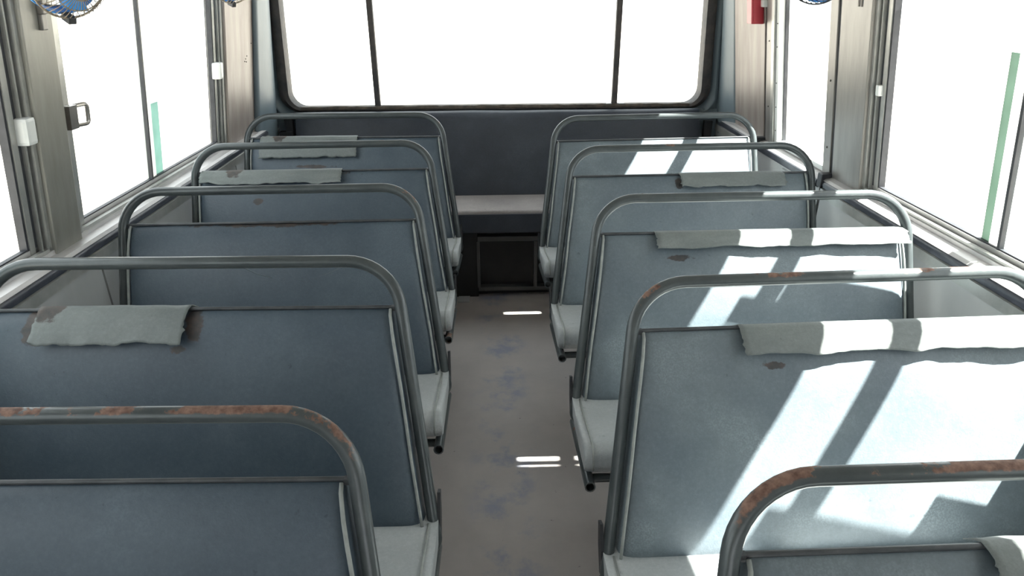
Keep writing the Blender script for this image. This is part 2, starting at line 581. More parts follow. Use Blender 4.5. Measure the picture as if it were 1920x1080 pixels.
def window_unit(s, y0, y1, ymid, label, stile_green, latch=None, clips=(), extra=(), stile_top=None):
    """aluminium sliding window: outer frame, two tracks, two panes meeting at a stile"""
    WIN[0] += 1
    sg = SG[s]
    e = empty('window_%d' % WIN[0], wp(s)(0.05, (y0 + y1) / 2, 0.95))
    tag(e, label, None, None, 'structure')
    zb, zt = 0.945, HEAD
    def A(name, *a, **k):
        return addw(wbox(name, s, *a, None, **k), e)
    # outer frame with stepped jambs (light, dark groove, light)
    for yy, dr in ((y0, 1), (y1, -1)):
        def yr(a, b):
            return tuple(sorted((yy + dr * a, yy + dr * b)))
        A('jamb', 0.012, 0.075, *yr(0, 0.014), zb, zt, 'alu')
        A('jamb_groove', 0.03, 0.075, *yr(0.014, 0.024), zb, zt, 'rubber')
        A('jamb', 0.022, 0.075, *yr(0.024, 0.030), zb, zt, 'alu')
        A('jamb_groove', 0.034, 0.075, *yr(0.030, 0.044), zb, zt, 'rubber')
        A('sash_stile', 0.032, 0.062, *yr(0.044, 0.066), zb + 0.012, zt, 'alu')
        A('glazing_seal', 0.036, 0.058, *yr(0.066, 0.074), zb + 0.012, zt, 'rubber')
    A('bottom_track', 0.012, 0.028, y0, y1, 0.935, 0.972, 'alu')
    A('bottom_track', 0.028, 0.075, y0, y1, 0.935, 0.958, 'alu')
    A('bottom_rail', 0.034, 0.056, y0 + 0.03, y1 - 0.03, 0.956, 0.985, 'ledge')
    A('glazing_seal', 0.038, 0.054, y0 + 0.05, y1 - 0.05, 0.984, 0.989, 'rubber')
    A('top_track', 0.012, 0.075, y0, y1, zt - 0.02, zt, 'alu')
    # panes (two sheets overlapping at the meeting stile)
    A('glass_pane', 0.042, 0.046, y0 + 0.066, ymid + 0.01, 0.978, zt - 0.015, 'glass')
    A('glass_pane', 0.056, 0.060, ymid - 0.03, y1 - 0.066, 0.962, zt - 0.015, 'glass')
    st = stile_top or zt - 0.015
    for ym, (g0, g1) in [(ymid, stile_green)] + list(extra):
        A('stile_seal', 0.036, 0.050, ym - 0.012, ym - 0.002, 0.96, st, 'rubber')
        A('meeting_stile', 0.044, 0.062, ym + 0.001, ym + 0.042, 0.955, st, 'frost')
        A('green_edge_strip', 0.050, 0.056, ym + 0.043, ym + (0.115 if s == 'L' else 0.082), g0, g1, 'green' if s == 'L' else 'green_sun_dimmed')
    for (yc, zc, sc) in clips:
        c = A('catch', 0.03 - 0.03 * sc, 0.042, yc - 0.021 * sc, yc + 0.021 * sc, zc - 0.037 * sc, zc + 0.037 * sc, 'white', bev=0.010 * sc)
        tag(c, 'white plastic window catch')
    if latch:
        yc, zc = latch
        def lt(bm):
            box(bm, -0.004, 0.036, yc - 0.02, yc + 0.02, zc - 0.034, zc + 0.034, wp(s))
            pr = fillet([(0.02, yc + 0.0, zc - 0.028), (-0.004, yc + 0.072, zc - 0.03), (-0.004, yc + 0.072, zc + 0.03), (0.02, yc, zc + 0.028)], 0.012, 4)
            tube(bm, [wp(s)(*p) for p in pr], 0.0065, 8)
        o = addw(part('latch', 'chrome', None, lt, smooth=True, angle=40), e)
        tag(o, 'satin steel finger-pull latch')
    return e


# left wall ---------------------------------------------------------------
wl = wall_common('L')
tag(wl, 'light grey side wall with sliding windows and the blue fans')
for a, b in ((Y0, -0.06), (-0.05, 1.02), (1.03, 2.02), (2.03, 3.28), (3.29, 4.1)):
    lower_panel('L', a, b, wl)
sill('L', Y0, 4.1, wl)
header('L', wl)
pillar('L', 1.885, 2.02, wl, 'pillar_dull')
pillar('L', 0.50, 0.63, wl, 'pillar_dull')
pillar('L', -0.88, -0.75, wl, 'pillar_dull')
addw(wbox('end_panel', 'L', 0.0, 0.075, 3.335, 3.72, 0.945, HEAD + 0.01, 'beige', None, bev=0.003), wl)
def dull_patch(bm):
    for y, z in ((3.62, 1.345), (3.60, 1.333), (3.61, 1.318), (3.585, 1.322), (3.69, 1.40)):
        rivet(bm, wp('L')(0.0, y, z), (1, 0, 0), 0.0035)
addw(part('screw_marks', 'screw', None, dull_patch), wl)
def hinge(bm):
    for z0, z1, t in ((1.56, 1.60, 0.012), (1.60, 1.66, 0.018), (1.66, 1.70, 0.012)):
        box(bm, -t, 0.0, 1.955, 1.978, z0, z1, wp('L'))
addw(part('hinge_bracket', 'pillar', None, hinge, bev=0.003), wl)
window_unit('L', 2.03, 3.335, 2.60, 'sliding aluminium window beside the beige end panel, opposite the emergency door',
            (0.975, 1.26), latch=(2.055, 1.315), clips=((3.275, 1.312, 1.0),))
window_unit('L', 0.63, 1.885, 1.22, 'sliding aluminium window whose frame meets the dull pillar with the hinge bracket',
            (0.975, 1.26), clips=((1.862, 1.312, 1.0),))
window_unit('L', -0.75, 0.50, -0.1, 'foremost sliding aluminium window on the fan side', (0.975, 1.26))
addw(wbox('side_panel', 'L', 0.0, 0.075, Y0, -0.88, 0.945, HEAD + 0.01, 'panel', None), wl)

# right wall with emergency door ---------------------------------------------
wr = wall_common('R')
tag(wr, 'light grey side wall with sliding window and emergency door')
for a, b in ((Y0, -0.3), (-0.29, 1.04), (1.05, 2.628), (3.372, 4.1)):
    lower_panel('R', a, b, wr)
sill('R', Y0, 2.628, wr)
sill('R', 3.372, 4.1, wr)
header('R', wr)
pillar('R', 2.41, 2.628, wr)
pillar('R', 0.31, 0.42, wr)
pillar('R', -0.42, -0.30, wr)
addw(wbox('end_panel', 'R', 0.0, 0.075, 3.372, 3.80, 0.945, HEAD + 0.01, 'beige', None, bev=0.003), wr)
addw(wbox('door_gasket', 'R', 0.006, 0.07, 2.628, 2.648, 0.90, HEAD, 'rubber', None), wr)
addw(wbox('door_gasket', 'R', 0.006, 0.07, 3.352, 3.372, 0.90, HEAD, 'rubber', None), wr)
def gl(bm):
    for a, b in ((2.628, 2.648), (3.352, 3.372)):
        box(bm, 1.336, 1.41, a, b, 0.0, 0.93)
addw(part('door_gasket', 'rubber', None, gl), wr)
def clampb(bm):
    box(bm, 1.318, 1.40, 2.622, 2.662, 0.905, 0.962, shear)
addw(part('strip_end_cap', 'rubber', None, clampb, bev=0.005), wr)
def clampc(bm):
    box(bm, 1.318, 1.40, 3.345, 3.385, 0.900, 0.962, shear)
addw(part('strip_end_cap', 'rubber', None, clampc, bev=0.005), wr)
def mark(bm):
    for z in (1.62, 1.655):
        box(bm, -0.002, 0.0, 2.475, 2.485, z - 0.03, z, wp('R'))
        box(bm, -0.002, 0.0, 2.495, 2.505, z - 0.03, z, wp('R'))
addw(part('vent_slot', 'screw', None, mark), wr)

window_unit('R', 0.42, 2.41, 1.715, 'large sliding aluminium window between the two pillars beside the emergency door',
            (0.975, 1.50), clips=((2.368, 1.325, 0.5),), extra=((1.024, (0.975, 1.2)),), stile_top=1.64)
window_unit('R', -0.30, 0.31, 0.0, 'foremost sliding aluminium window on the emergency door side', (0.975, 1.26))
addw(wbox('side_panel', 'R', 0.0, 0.075, Y0, -0.42, 0.945, HEAD + 0.01, 'panel', None), wr)

# emergency door
de = empty('door_1', (1.36, 3.0, 0.0))
tag(de, 'emergency door with a tall window and a recessed pull', None, None, 'structure')
def D(name, *a, **k):
    return addw(wbox(name, 'R', *a, None, **k), de)
def dlow(bm):
    # panel with an opening for the recessed pull
    ys = (2.65, 2.86, 3.03, 3.35)
    zs = (0.0, 0.835, 0.885, 0.905)
    for i in range(3):
        for j in range(3):
            if i == 1 and j == 1:
                continue
            box(bm, 1.33, 1.42, ys[i], ys[i + 1], zs[j], zs[j + 1], lambda x, y, z: (x, y, z - (0.018 * (y - 2.0) if z > 0.5 else 0)))
addw(part('door_panel', 'panel', None, dlow), de)
def pull(bm):
    box(bm, 1.39, 1.40, 2.86, 3.03, 0.83, 0.89, shear)
addw(part('pull_recess', 'rubber', None, pull), de)
def pullr(bm):
    p = fillet([(1.328, 2.865, 0.84), (1.328, 3.025, 0.84), (1.328, 3.025, 0.882), (1.328, 2.865, 0.882), (1.328, 2.865, 0.84)], 0.016, 5)
    tube(bm, [shear(*q) for q in p], 0.006, 8)
addw(part('pull_rim', 'panel', None, pullr, smooth=True), de)
def dsill(bm):
    prof = [(1.322, 0.898), (1.319, 0.918), (1.322, 0.934), (1.336, 0.944), (1.366, 0.950), (1.366, 0.962), (1.382, 0.962), (1.382, 0.94), (1.43, 0.94), (1.43, 0.9), (1.35, 0.9)]
    prism(bm, prof, 1, 2.662, 3.345, shear)
addw(part('door_sill', 'ledge', None, dsill), de)
def dstrip(bm):
    prof = [(1.334, 0.898), (1.322, 0.903), (1.319, 0.918), (1.322, 0.931), (1.334, 0.936), (1.35, 0.917)]
    prism(bm, [(x - 0.004, z) for x, z in prof], 1, 2.662, 3.345, shear)
addw(part('rub_strip', 'strip', None, dstrip, smooth=True, angle=50), de)
D('door_stile', 0.0, 0.07, 2.65, 2.712, 0.945, HEAD, 'pillar', bev=0.003)
D('door_stile', 0.0, 0.07, 3.275, 3.35, 0.945, HEAD, 'pillar', bev=0.003)
D('window_bead', -0.006, 0.06, 3.245, 3.277, 0.955, HEAD, 'alu', bev=0.002)
D('window_bead', 0.004, 0.048, 3.212, 3.243, 0.955, HEAD, 'white', bev=0.002)
D('glazing_seal', 0.030, 0.046, 3.203, 3.211, 0.965, HEAD, 'rubber')
D('glazing_seal', 0.030, 0.046, 2.712, 2.720, 0.965, HEAD, 'rubber')
D('bottom_bead', 0.0, 0.06, 2.712, 3.21, 0.953, 0.975, 'white', bev=0.002)
D('glass_pane', 0.04, 0.045, 2.712, 3.21, 0.965, HEAD, 'glass')
def drv(bm):
    for z in (1.02, 1.13, 1.24, 1.40, 1.50):
        rivet(bm, wp('R')(0.004, 3.228, z), (-1, 0, 0), 0.003)
    for z in (1.12, 1.42):
        rivet(bm, wp('R')(0.0, 3.315, z), (-1, 0, 0), 0.004)
    for z in (1.32, 1.06):
        rivet(bm, wp('R')(0.0, 2.68, z), (-1, 0, 0), 0.005)
addw(part('rivet', 'screw', None, drv), de)

# added rail outside, out of view, casts the dark stripe across the sunlit backrests
gr = empty('added_stripe_rail', (1.45, 1.0, 1.726))
tag(gr, 'added round rail, unseen outside the sliding windows, shading a stripe on the seats', 'rail')
addw(part('rail', 'body', None, lambda bm: tube(bm, [shear(1.45, Y0, 1.726), shear(1.45, 4.1, 1.726)], 0.03, 14), smooth=True, angle=60), gr)
for yb in (-1.8, -0.6, 0.55, 2.52, 3.9):
    addw(part('bracket', 'body', None, lambda bm: box(bm, 1.28, 1.45, yb - 0.01, yb + 0.01, 1.86, 1.88, shear) and box(bm, 1.44, 1.46, yb - 0.01, yb + 0.01, 1.74, 1.88, shear)), gr)

# rear wall ------------------------------------------------------------------
rw = empty('wall_rear', (0.02, 4.1, 0))
tag(rw, 'rear wall of the bus around the wide back window', None, None, 'structure')
XC = 0.022
ZB, ZT = 0.985, 1.83
def R(name, mat, fn, **k):
    return addw(part(name, mat, None, fn, **k), rw)
R('lower_panel', 'corner', lambda bm: box(bm, -1.36, 1.43, 4.03, 4.12, 0.0, 0.955))
R('header_panel', 'corner', lambda bm: box(bm, -1.32, 1.38, 4.03, 4.12, ZT, 2.14))


def ring_pts(x0, x1, zb, zt, r, y, taper=0.035, seg=8):
    def tx(x, z):
        return XC + (x - XC) * (1 - taper * (z - 1.0) / 1.2)
    pts = [(x0, zb), (x1, zb), (x1, zt), (x0, zt)]
    out = []
    cor = [(x0 + r, zb + r, math.pi, 1.5 * math.pi), (x1 - r, zb + r, 1.5 * math.pi, 2 * math.pi), (x1 - r, zt - r, 0, 0.5 * math.pi), (x0 + r, zt - r, 0.5 * math.pi, math.pi)]
    for cx, cz, a0, a1 in cor:
        for k in range(seg + 1):
            a = a0 + (a1 - a0) * k / seg
            z = cz + r * math.sin(a)
            out.append(Vector((tx(cx + r * math.cos(a), z), y, z)))
    return out


def ring_loft(bm, specs):
    """specs: list of (x0,x1,zb,zt,r,y) loops bridged one to the next"""
    loops = [[bm.verts.new(p) for p in ring_pts(*s)] for s in specs]
    for A, B in zip(loops, loops[1:]):
        n = len(A)
        for i in range(n):
            bm.faces.new((A[i], A[(i + 1) % n], B[(i + 1) % n], B[i]))


XL, XR = -1.168, 1.212
# moulded surround with a raised ridge
R('window_surround', 'corner', lambda bm: ring_loft(bm, [
    (XL - 0.165, XR + 0.165, ZB - 0.16, ZT + 0.16, 0.10, 4.045), (XL - 0.110, XR + 0.110, ZB - 0.055, ZT + 0.05, 0.10, 4.035), (XL - 0.094, XR + 0.094, ZB - 0.05, ZT + 0.045, 0.10, 4.015),
    (XL - 0.084, XR + 0.084, ZB - 0.046, ZT + 0.04, 0.10, 4.016), (XL - 0.074, XR + 0.074, ZB - 0.04, ZT + 0.035, 0.10, 4.04),
    (XL - 0.03, XR + 0.03, ZB - 0.02, ZT + 0.02, 0.10, 4.055)]), smooth=True, angle=60)
w3 = empty('window_%d' % (WIN[0] + 1), (XC, 4.05, ZB))
tag(w3, 'wide rear window with two dark dividing bars and a black rubber gasket widened to darken the shaded surround', None, None, 'structure')
def R3(name, mat, fn, **k):
    return addw(part(name, mat, None, fn, **k), w3)
R3('gasket', 'gasket', lambda bm: ring_loft(bm, [(XL - 0.062, XR + 0.062, ZB - 0.026, ZT + 0.03, 0.12, 4.06), (XL - 0.058, XR + 0.058, ZB - 0.026, ZT + 0.03, 0.12, 4.024), (XL - 0.03, XR + 0.03, ZB - 0.014, ZT + 0.02, 0.105, 4.010),  # rubber gasket, its outer band widened to stand for shade on the surround
    (XL - 0.004, XR + 0.004, ZB - 0.003, ZT, 0.09, 4.02), (XL, XR, ZB, ZT, 0.09, 4.05), (XL, XR, ZB, ZT, 0.09, 4.10)]), smooth=True, angle=50)
def gdust(bm):
    rnd = random.Random(4)
    n = 70
    prev = None
    for k in range(n + 1):
        x = XL + 0.06 + (XR - XL - 0.12) * k / n
        h = 0.004 + 0.004 * rnd.random()
        sec = [bm.verts.new(p) for p in ((x, 4.016, ZB - 0.016), (x, 4.010, ZB - 0.006), (x, 4.016, ZB + h), (x, 4.045, ZB + h), (x, 4.05, ZB - 0.016))]
        if prev:
            for i in range(5):
                bm.faces.new((prev[i], prev[(i + 1) % 5], sec[(i + 1) % 5], sec[i]))
        else:
            bm.faces.new(sec)
        prev = sec
    bm.faces.new(prev)
R3('gasket_lower_lip', 'gasket_low', gdust)
R3('glass_pane', 'glass', lambda bm: box(bm, XL, XR, 4.066, 4.071, ZB, ZT))
for xm in (-0.668, 0.712):
    R3('dividing_bar', 'gasket', lambda bm: box(bm, xm - 0.0165, xm + 0.0165, 4.03, 4.065, ZB + 0.001, ZT), bev=0.006)
for xa_, xb_ in ((0.712 - 0.05, 0.712 - 0.02), (0.712 + 0.02, 0.712 + 0.055)):
    R3('sealant_scrap', 'panel', lambda bm: box(bm, xa_, xb_, 4.012, 4.03, ZB + 0.006, ZB + 0.011), bev=0.001)


def corner_post(s):
    sg = SG[s]
    def fn(bm):
        ya = 3.72 if s == 'L' else 3.80
        p0 = Vector((XF[s] + 0.004, ya))
        p2 = Vector((1.275 if s == 'L' else 1.318, 4.04))
        p1 = Vector((p0.x - 0.005, 3.99))
        rows = []
        NZ, NU = 10, 14
        for j in range(NZ + 1):
            z = 0.45 + (1.95 - 0.45) * j / NZ
            row = []
            for i in range(NU + 1):
                t = i / NU
                q = p0 * (1 - t) ** 2 + p1 * 2 * t * (1 - t) + p2 * t * t
                bul = -0.028 * math.sin(math.pi * min(1, t * 1.15)) ** 1.0
                lx = (LEAN * (1 - t) + 0.05 * t) * (z - 0.95)
                row.append(bm.verts.new(shear(sg * (q.x + bul - lx), q.y, z)))
            rows.append(row)
        for j in range(NZ):
            for i in range(NU):
                bm.faces.new((rows[j][i], rows[j][i + 1], rows[j + 1][i + 1], rows[j + 1][i]))
    o = R('corner_post', 'corner', fn, smooth=True)
    md = o.modifiers.new('thickness', 'SOLIDIFY')
    md.thickness = 0.02
    md.offset = 1 if s == 'L' else 1
    return o


corner_post('L')
corner_post('R')
R('bench_bracket', 'dark', lambda bm: (box(bm, -1.195, -1.15, 3.955, 3.985, 0.80, 0.95), box(bm, -1.23, -1.15, 3.94, 3.985, 0.835, 0.865)), bev=0.004)
R('bench_bracket', 'dark', lambda bm: box(bm, 1.235, 1.285, 3.96, 3.99, 0.80, 0.90), bev=0.006)

# front bulkhead behind the viewer with a windscreen opening
fb = empty('wall_front', (0.03, Y0, 0))
tag(fb, 'front bulkhead with the windscreen opening', None, None, 'structure')
for nm, a in (('lower_panel', (-1.36, 1.43, Y0 - 0.06, Y0, 0.0, 0.95)), ('header_panel', (-1.3, 1.36, Y0 - 0.06, Y0, 1.75, 2.2)), ('side_panel', (-1.36, -1.15, Y0 - 0.06, Y0, 0.95, 1.75)), ('side_panel', (1.21, 1.43, Y0 - 0.06, Y0, 0.95, 1.75))):
    addw(part(nm, 'panel', None, lambda bm: box(bm, *a)), fb)
def ground(bm):
    box(bm, -40, 40, -40, 40, -0.9, -0.75)
tag(part('ground', 'ground', None, ground), 'pale sandy yard outside the bus windows', None, None, 'structure')

# ---------------------------------------------------------------- seats
ZS, ZBK, ZR = 0.5136, 0.958, 1.0618
LN = 0.2036
W = 0.963
TR = 0.0145
XA = {'L': -0.244, 'R': 0.307}


def ly(z):
    return LN * (z - ZS) / (ZBK - ZS)


def ue(z):
    """aisle edge: the frame splays towards the aisle lower down"""
    return -0.069 * (ZBK - z) / (ZBK - ZS)


def slab(bm, sg, u0f, u1f, z0, z1, thick, bulge, yoff, nu=30, nz=18, p=10, sag=0.0, seed=0):
    """upholstered panel standing along the leaning back plane"""
    def dist(k, n):
        a = -1 + 2 * k / n
        return math.copysign(1 - (1 - abs(a)) ** 1.7, a)
    sl = LN / (ZBK - ZS)
    nv = Vector((0, -1, sl)).normalized()
    F, Bk = [], []
    for j in range(nz + 1):
        b = dist(j, nz)
        z = z0 + (z1 - z0) * (b + 1) / 2
        fr, bk = [], []
        for i in range(nu + 1):
            a = dist(i, nu)
            u = u0f(z) + (u1f(z) - u0f(z)) * (a + 1) / 2
            e = ((1 - abs(a) ** (p * 3)) * (1 - abs(b) ** (3.2 if b > 0 else p))) ** 0.5 if abs(a) < 1 and abs(b) < 1 else 0
            h = thick * 0.5 * e
            wob = 0.0035 * noise.noise((u * 5 + seed * 7, z * 5, seed)) * e
            puff = bulge * (1 - a * a) * (1 - b * b)
            base = Vector((sg * u, ly(z) + yoff, z))
            fr.append(bm.verts.new(base + nv * (h * 1.45 + puff + wob)))
            if 0 < i < nu and 0 < j < nz:
                bk.append(bm.verts.new(base - nv * (h * 0.6)))
            else:
                bk.append(fr[-1])
        F.append(fr)
        Bk.append(bk)
    for G in (F, Bk):
        for j in range(nz):
            for i in range(nu):
                q = [G[j][i], G[j][i + 1], G[j + 1][i + 1], G[j + 1][i]]
                try:
                    bm.faces.new(q)
                except ValueError:
                    pass


def seat_cushion(bm, sg, u0, u1):
    prof = fillet([(0.03, 0.512, 0), (-0.10, 0.522, 0), (-0.26, 0.556, 0), (-0.290, 0.565, 0), (-0.327, 0.552, 0), (-0.336, 0.518, 0), (-0.320, 0.490, 0), (-0.20, 0.468, 0), (0.03, 0.436, 0)],
                  [0, 0.2, 0.2, 0.05, 0.03, 0.02, 0.015, 0.1, 0], 5)
    cy = sum(p[0] for p in prof) / len(prof)
    cz = sum(p[1] for p in prof) / len(prof)
    secs = []
    L = u1 - u0
    us = [(0, 0.70), (0.004, 0.86), (0.012, 0.95), (0.03, 0.99), (0.06, 1.0)]
    st = [(u0 + d, s) for d, s in us] + [(u0 + L * k / 12, 1.0) for k in range(1, 12)] + [(u1 - d, s) for d, s in reversed(us)]
    for u, s in st:
        cr = 0.006 * math.sin(math.pi * (u - u0) / L)
        ring = []
        for p in prof:
            y, z = cy + (p[0] - cy) * (0.93 + 0.07 * s), cz + (p[1] - cz) * s
            if p[1] > cz:
                z += cr + 0.003 * noise.noise((u * 8, y * 9, 3))
            ring.append(bm.verts.new((sg * u, y, z)))
        secs.append(ring)
    n = len(prof)
    for A, B in zip(secs, secs[1:]):
        for i in range(n):
            bm.faces.new((A[i], A[(i + 1) % n], B[(i + 1) % n], B[i]))
    bm.faces.new(secs[0])
    bm.faces.new(secs[-1])


def flap_mesh(bm, sg, u0, u1, hang, rise, seed, curl=0.010, back=0.012, ragged=0.012):
    """loose vinyl sheet folded over the top of a backrest"""
    rnd = random.Random(seed)
    sl = LN / (ZBK - ZS)
    nv = Vector((0, -1, sl)).normalized()
    dn = Vector((0, -sl, -1)).normalized()
    N = 44
    S = 12
    rows = []
    top = Vector((0, LN, ZBK))
    for i in range(N + 1):
        t = i / N
        u = u0 + (u1 - u0) * t
        rg = ragged * (noise.noise((t * 9, seed, 0.3)) + 0.5 * noise.noise((t * 27, seed, 1.3)))
        hl = hang + rg
        rs = rise * max(0.15, 1 + 0.6 * noise.noise((t * 5, seed, 5)))
        path = []
        path.append(top - nv * (0.030 + back) + Vector((0, 0, rs)) + Vector((0, 0.004 * noise.noise((t * 14, seed, 8)), 0)))
        path.append(top - nv * 0.026 + Vector((0, 0, rs * 0.75 + 0.008)))
        path.append(top - nv * 0.008 + Vector((0, 0, rs * 0.4 + 0.013)))
        path.append(top + nv * 0.012 + Vector((0, 0, rs * 0.1 + 0.006)))
        for k in range(1, S):
            q = k / (S - 1)
            wob = 0.004 * noise.noise((t * 7, q * 3, seed + 2)) * q
            lift = curl * q ** 2.2 * (0.7 + 0.6 * noise.noise((t * 6, seed, 2.2)))
            path.append(top + dn * (hl * q) + nv * (0.020 + 0.018 * min(1, q * hl / 0.06) + 0.002 * math.sin(q * 3) + lift + wob + 0.006 * min(1, q * 4)))
        edge = 0.012 * noise.noise((0.5, seed, 9)) if i in (0, N) else 0
        row = []
        for k, p in enumerate(path):
            du = 0.0
            if i in (0, N):
                du = 0.010 * noise.noise((k * 0.6, seed, 4 + i))
            row.append(bm.verts.new((sg * (u + du), p.y, p.z)))
        rows.append(row)
    for A, B in zip(rows, rows[1:]):
        for k in range(len(A) - 1):
            bm.faces.new((A[k], A[k + 1], B[k + 1], B[k]))


def make_seat(s, idx, y, xo, zo, tl, yw, label, bmat, flaps=(), rust=0.3):
    sg = SG[s]
    e = empty('bus_seat', (XA[s] + xo, y, zo), (0, -sg * tl, sg * yw))
    tag(e, label, 'seat', 'bus seats')
    rm = rail_mat('grey_rail_paint_%s%d' % (s, idx), rust, idx + (0 if s == 'L' else 11))
    fz = -zo - tl * 0.1
    # tubular back frame: one bent tube from floor to floor, rounded at the two upper corners
    zk = ZS - 0.06
    def frame(bm):
        p = [(0.12, 0.03, max(0.004, fz + 0.004)), (0.12, 0.01, 0.34), (ue(zk), ly(zk), zk), (0 + 0.016, ly(ZR), ZR), (W - 0.002, ly(ZR), ZR), (W, ly(zk), zk), (W, ly(zk) + 0.01, max(0.004, fz + 0.004 - tl * W))]
        q = fillet(p, [0, 0.05, 0.03, 0.125, 0.125, 0.05, 0], 10)
        tube(bm, [(sg * a, b, c) for a, b, c in q], TR, 14)
    part('frame_tube', rm, e, frame, smooth=True, angle=60)
    def rod(bm):
        tube(bm, [(sg * 0.008, LN + 0.004, ZBK + 0.006), (sg * (W - 0.006), LN + 0.004, ZBK + 0.006)], 0.0045, 8)
        for uu in (0.012, W - 0.012):
            box(bm, *sorted((sg * (uu - 0.01), sg * (uu + 0.01))), LN - 0.002, LN + 0.008, ZBK - 0.002, ZBK + 0.010)
    part('top_rod', 'rod', e, rod, smooth=True, angle=50)
    # side rails with open front ends
    def srail(bm, u):
        tube(bm, [(sg * u, -0.362, 0.478), (sg * u, -0.34, 0.473), (sg * u, 0.02, 0.405)], 0.0145, 12, hollow=True)
    part('side_rail', rm, e, lambda bm: srail(bm, -0.070), smooth=True, angle=50)
    part('side_rail', rm, e, lambda bm: srail(bm, W - 0.05), smooth=True, angle=50)
    part('cross_rail', rm, e, lambda bm: tube(bm, [(sg * -0.06, -0.30, 0.455), (sg * (W - 0.05), -0.30, 0.455)], 0.012, 10), smooth=True, angle=50)
    for uu in (0.22, W - 0.1):
        part('leg', rm, e, lambda bm: tube(bm, [(sg * uu, -0.30, 0.455), (sg * uu, -0.27, fz + 0.004 - tl * uu)], 0.013, 10), smooth=True, angle=50)
    # side plate low on the aisle upright
    def plate(bm):
        prof = [(-0.022, 0.455), (0.006, 0.442), (0.036, 0.50), (0.048, 0.56), (0.022, 0.572), (-0.006, 0.52)]
        prism(bm, prof, 0, sg * (ue(0.5) - 0.008), sg * (ue(0.5) - 0.015))
    part('side_plate', 'dark', e, plate)
    # upholstery
    b = part('backrest', bmat, e, lambda bm: slab(bm, sg, lambda z: ue(z) + 0.018, lambda z: W - 0.020, ZS - 0.035, ZBK + 0.002, 0.066, 0.006, 0.014, seed=idx + (0 if s == 'L' else 5)), smooth=True, angle=65)
    def pipe(bm, uf):
        sl = LN / (ZBK - ZS)
        nv = Vector((0, -1, sl)).normalized()
        pts = []
        for k in range(13):
            z = ZS - 0.01 + (ZBK - 0.012 - ZS + 0.01) * k / 12
            p = Vector((sg * (uf(z) + 0.003 * noise.noise((z * 7, idx, 2))), ly(z) + 0.004, z)) + nv * (0.030 if z < 0.86 else 0.030 - 0.02 * ((z - 0.86) / 0.1) ** 2)
            pts.append(p)
        pts.append(pts[-1] + Vector((0, 0.012, 0.010)))
        tube(bm, pts, 0.0038, 7)
    part('piping', 'piping', b, lambda bm: pipe(bm, lambda z: ue(z) + 0.025), smooth=True)
    part('piping', 'piping', b, lambda bm: pipe(bm, lambda z: W - 0.028), smooth=True)
    c = part('seat_cushion', 'cushion', e, lambda bm: seat_cushion(bm, sg, -0.082, W - 0.02), smooth=True, angle=60)
    def seam(bm):
        pts = [(-0.02, 0.516), (-0.10, 0.524), (-0.20, 0.546), (-0.26, 0.561), (-0.30, 0.567), (-0.327, 0.556), (-0.339, 0.530), (-0.333, 0.508)]
        tube(bm, [(sg * -0.060, y_, z_) for y_, z_ in pts], 0.003, 7)
    part('piping', 'piping', c, seam, smooth=True)
    if (s, idx) == ('L', 3):
        for pts in (((0.60, 0.85), (0.565, 0.832), (0.52, 0.812), (0.475, 0.800)), ((0.40, 0.79), (0.37, 0.791), (0.34, 0.795)), ((0.325, 0.80), (0.285, 0.812), (0.25, 0.828))):
            part('crease', 'piping_dark', b, lambda bm: tube(bm, [Vector((sg * u_, ly(z_) + 0.006 - 0.0405, z_ + 0.016)) for u_, z_ in pts], 0.0022, 6), smooth=True)
    for k, fl_ in enumerate(flaps):
        f = part('torn_flap', 'flap_l' if s == 'L' else 'flap', b, lambda bm: flap_mesh(bm, sg, *fl_), smooth=True, angle=70)
        tag(f, 'loose torn vinyl sheet folded over the backrest')
        md = f.modifiers.new('thickness', 'SOLIDIFY')
        md.thickness = 0.0016
        md.offset = 0
    return e


def vin(s, i, stains=()):
    if s == 'L':
        return vinyl('blue_grey_vinyl_L%d' % i, VD, VL, stains, seed=i, wear=0.14)
    return vinyl('blue_grey_vinyl_R%d' % i, (0.105, 0.135, 0.16), (0.165, 0.20, 0.222), stains, seed=i + 20, wear=0.35)


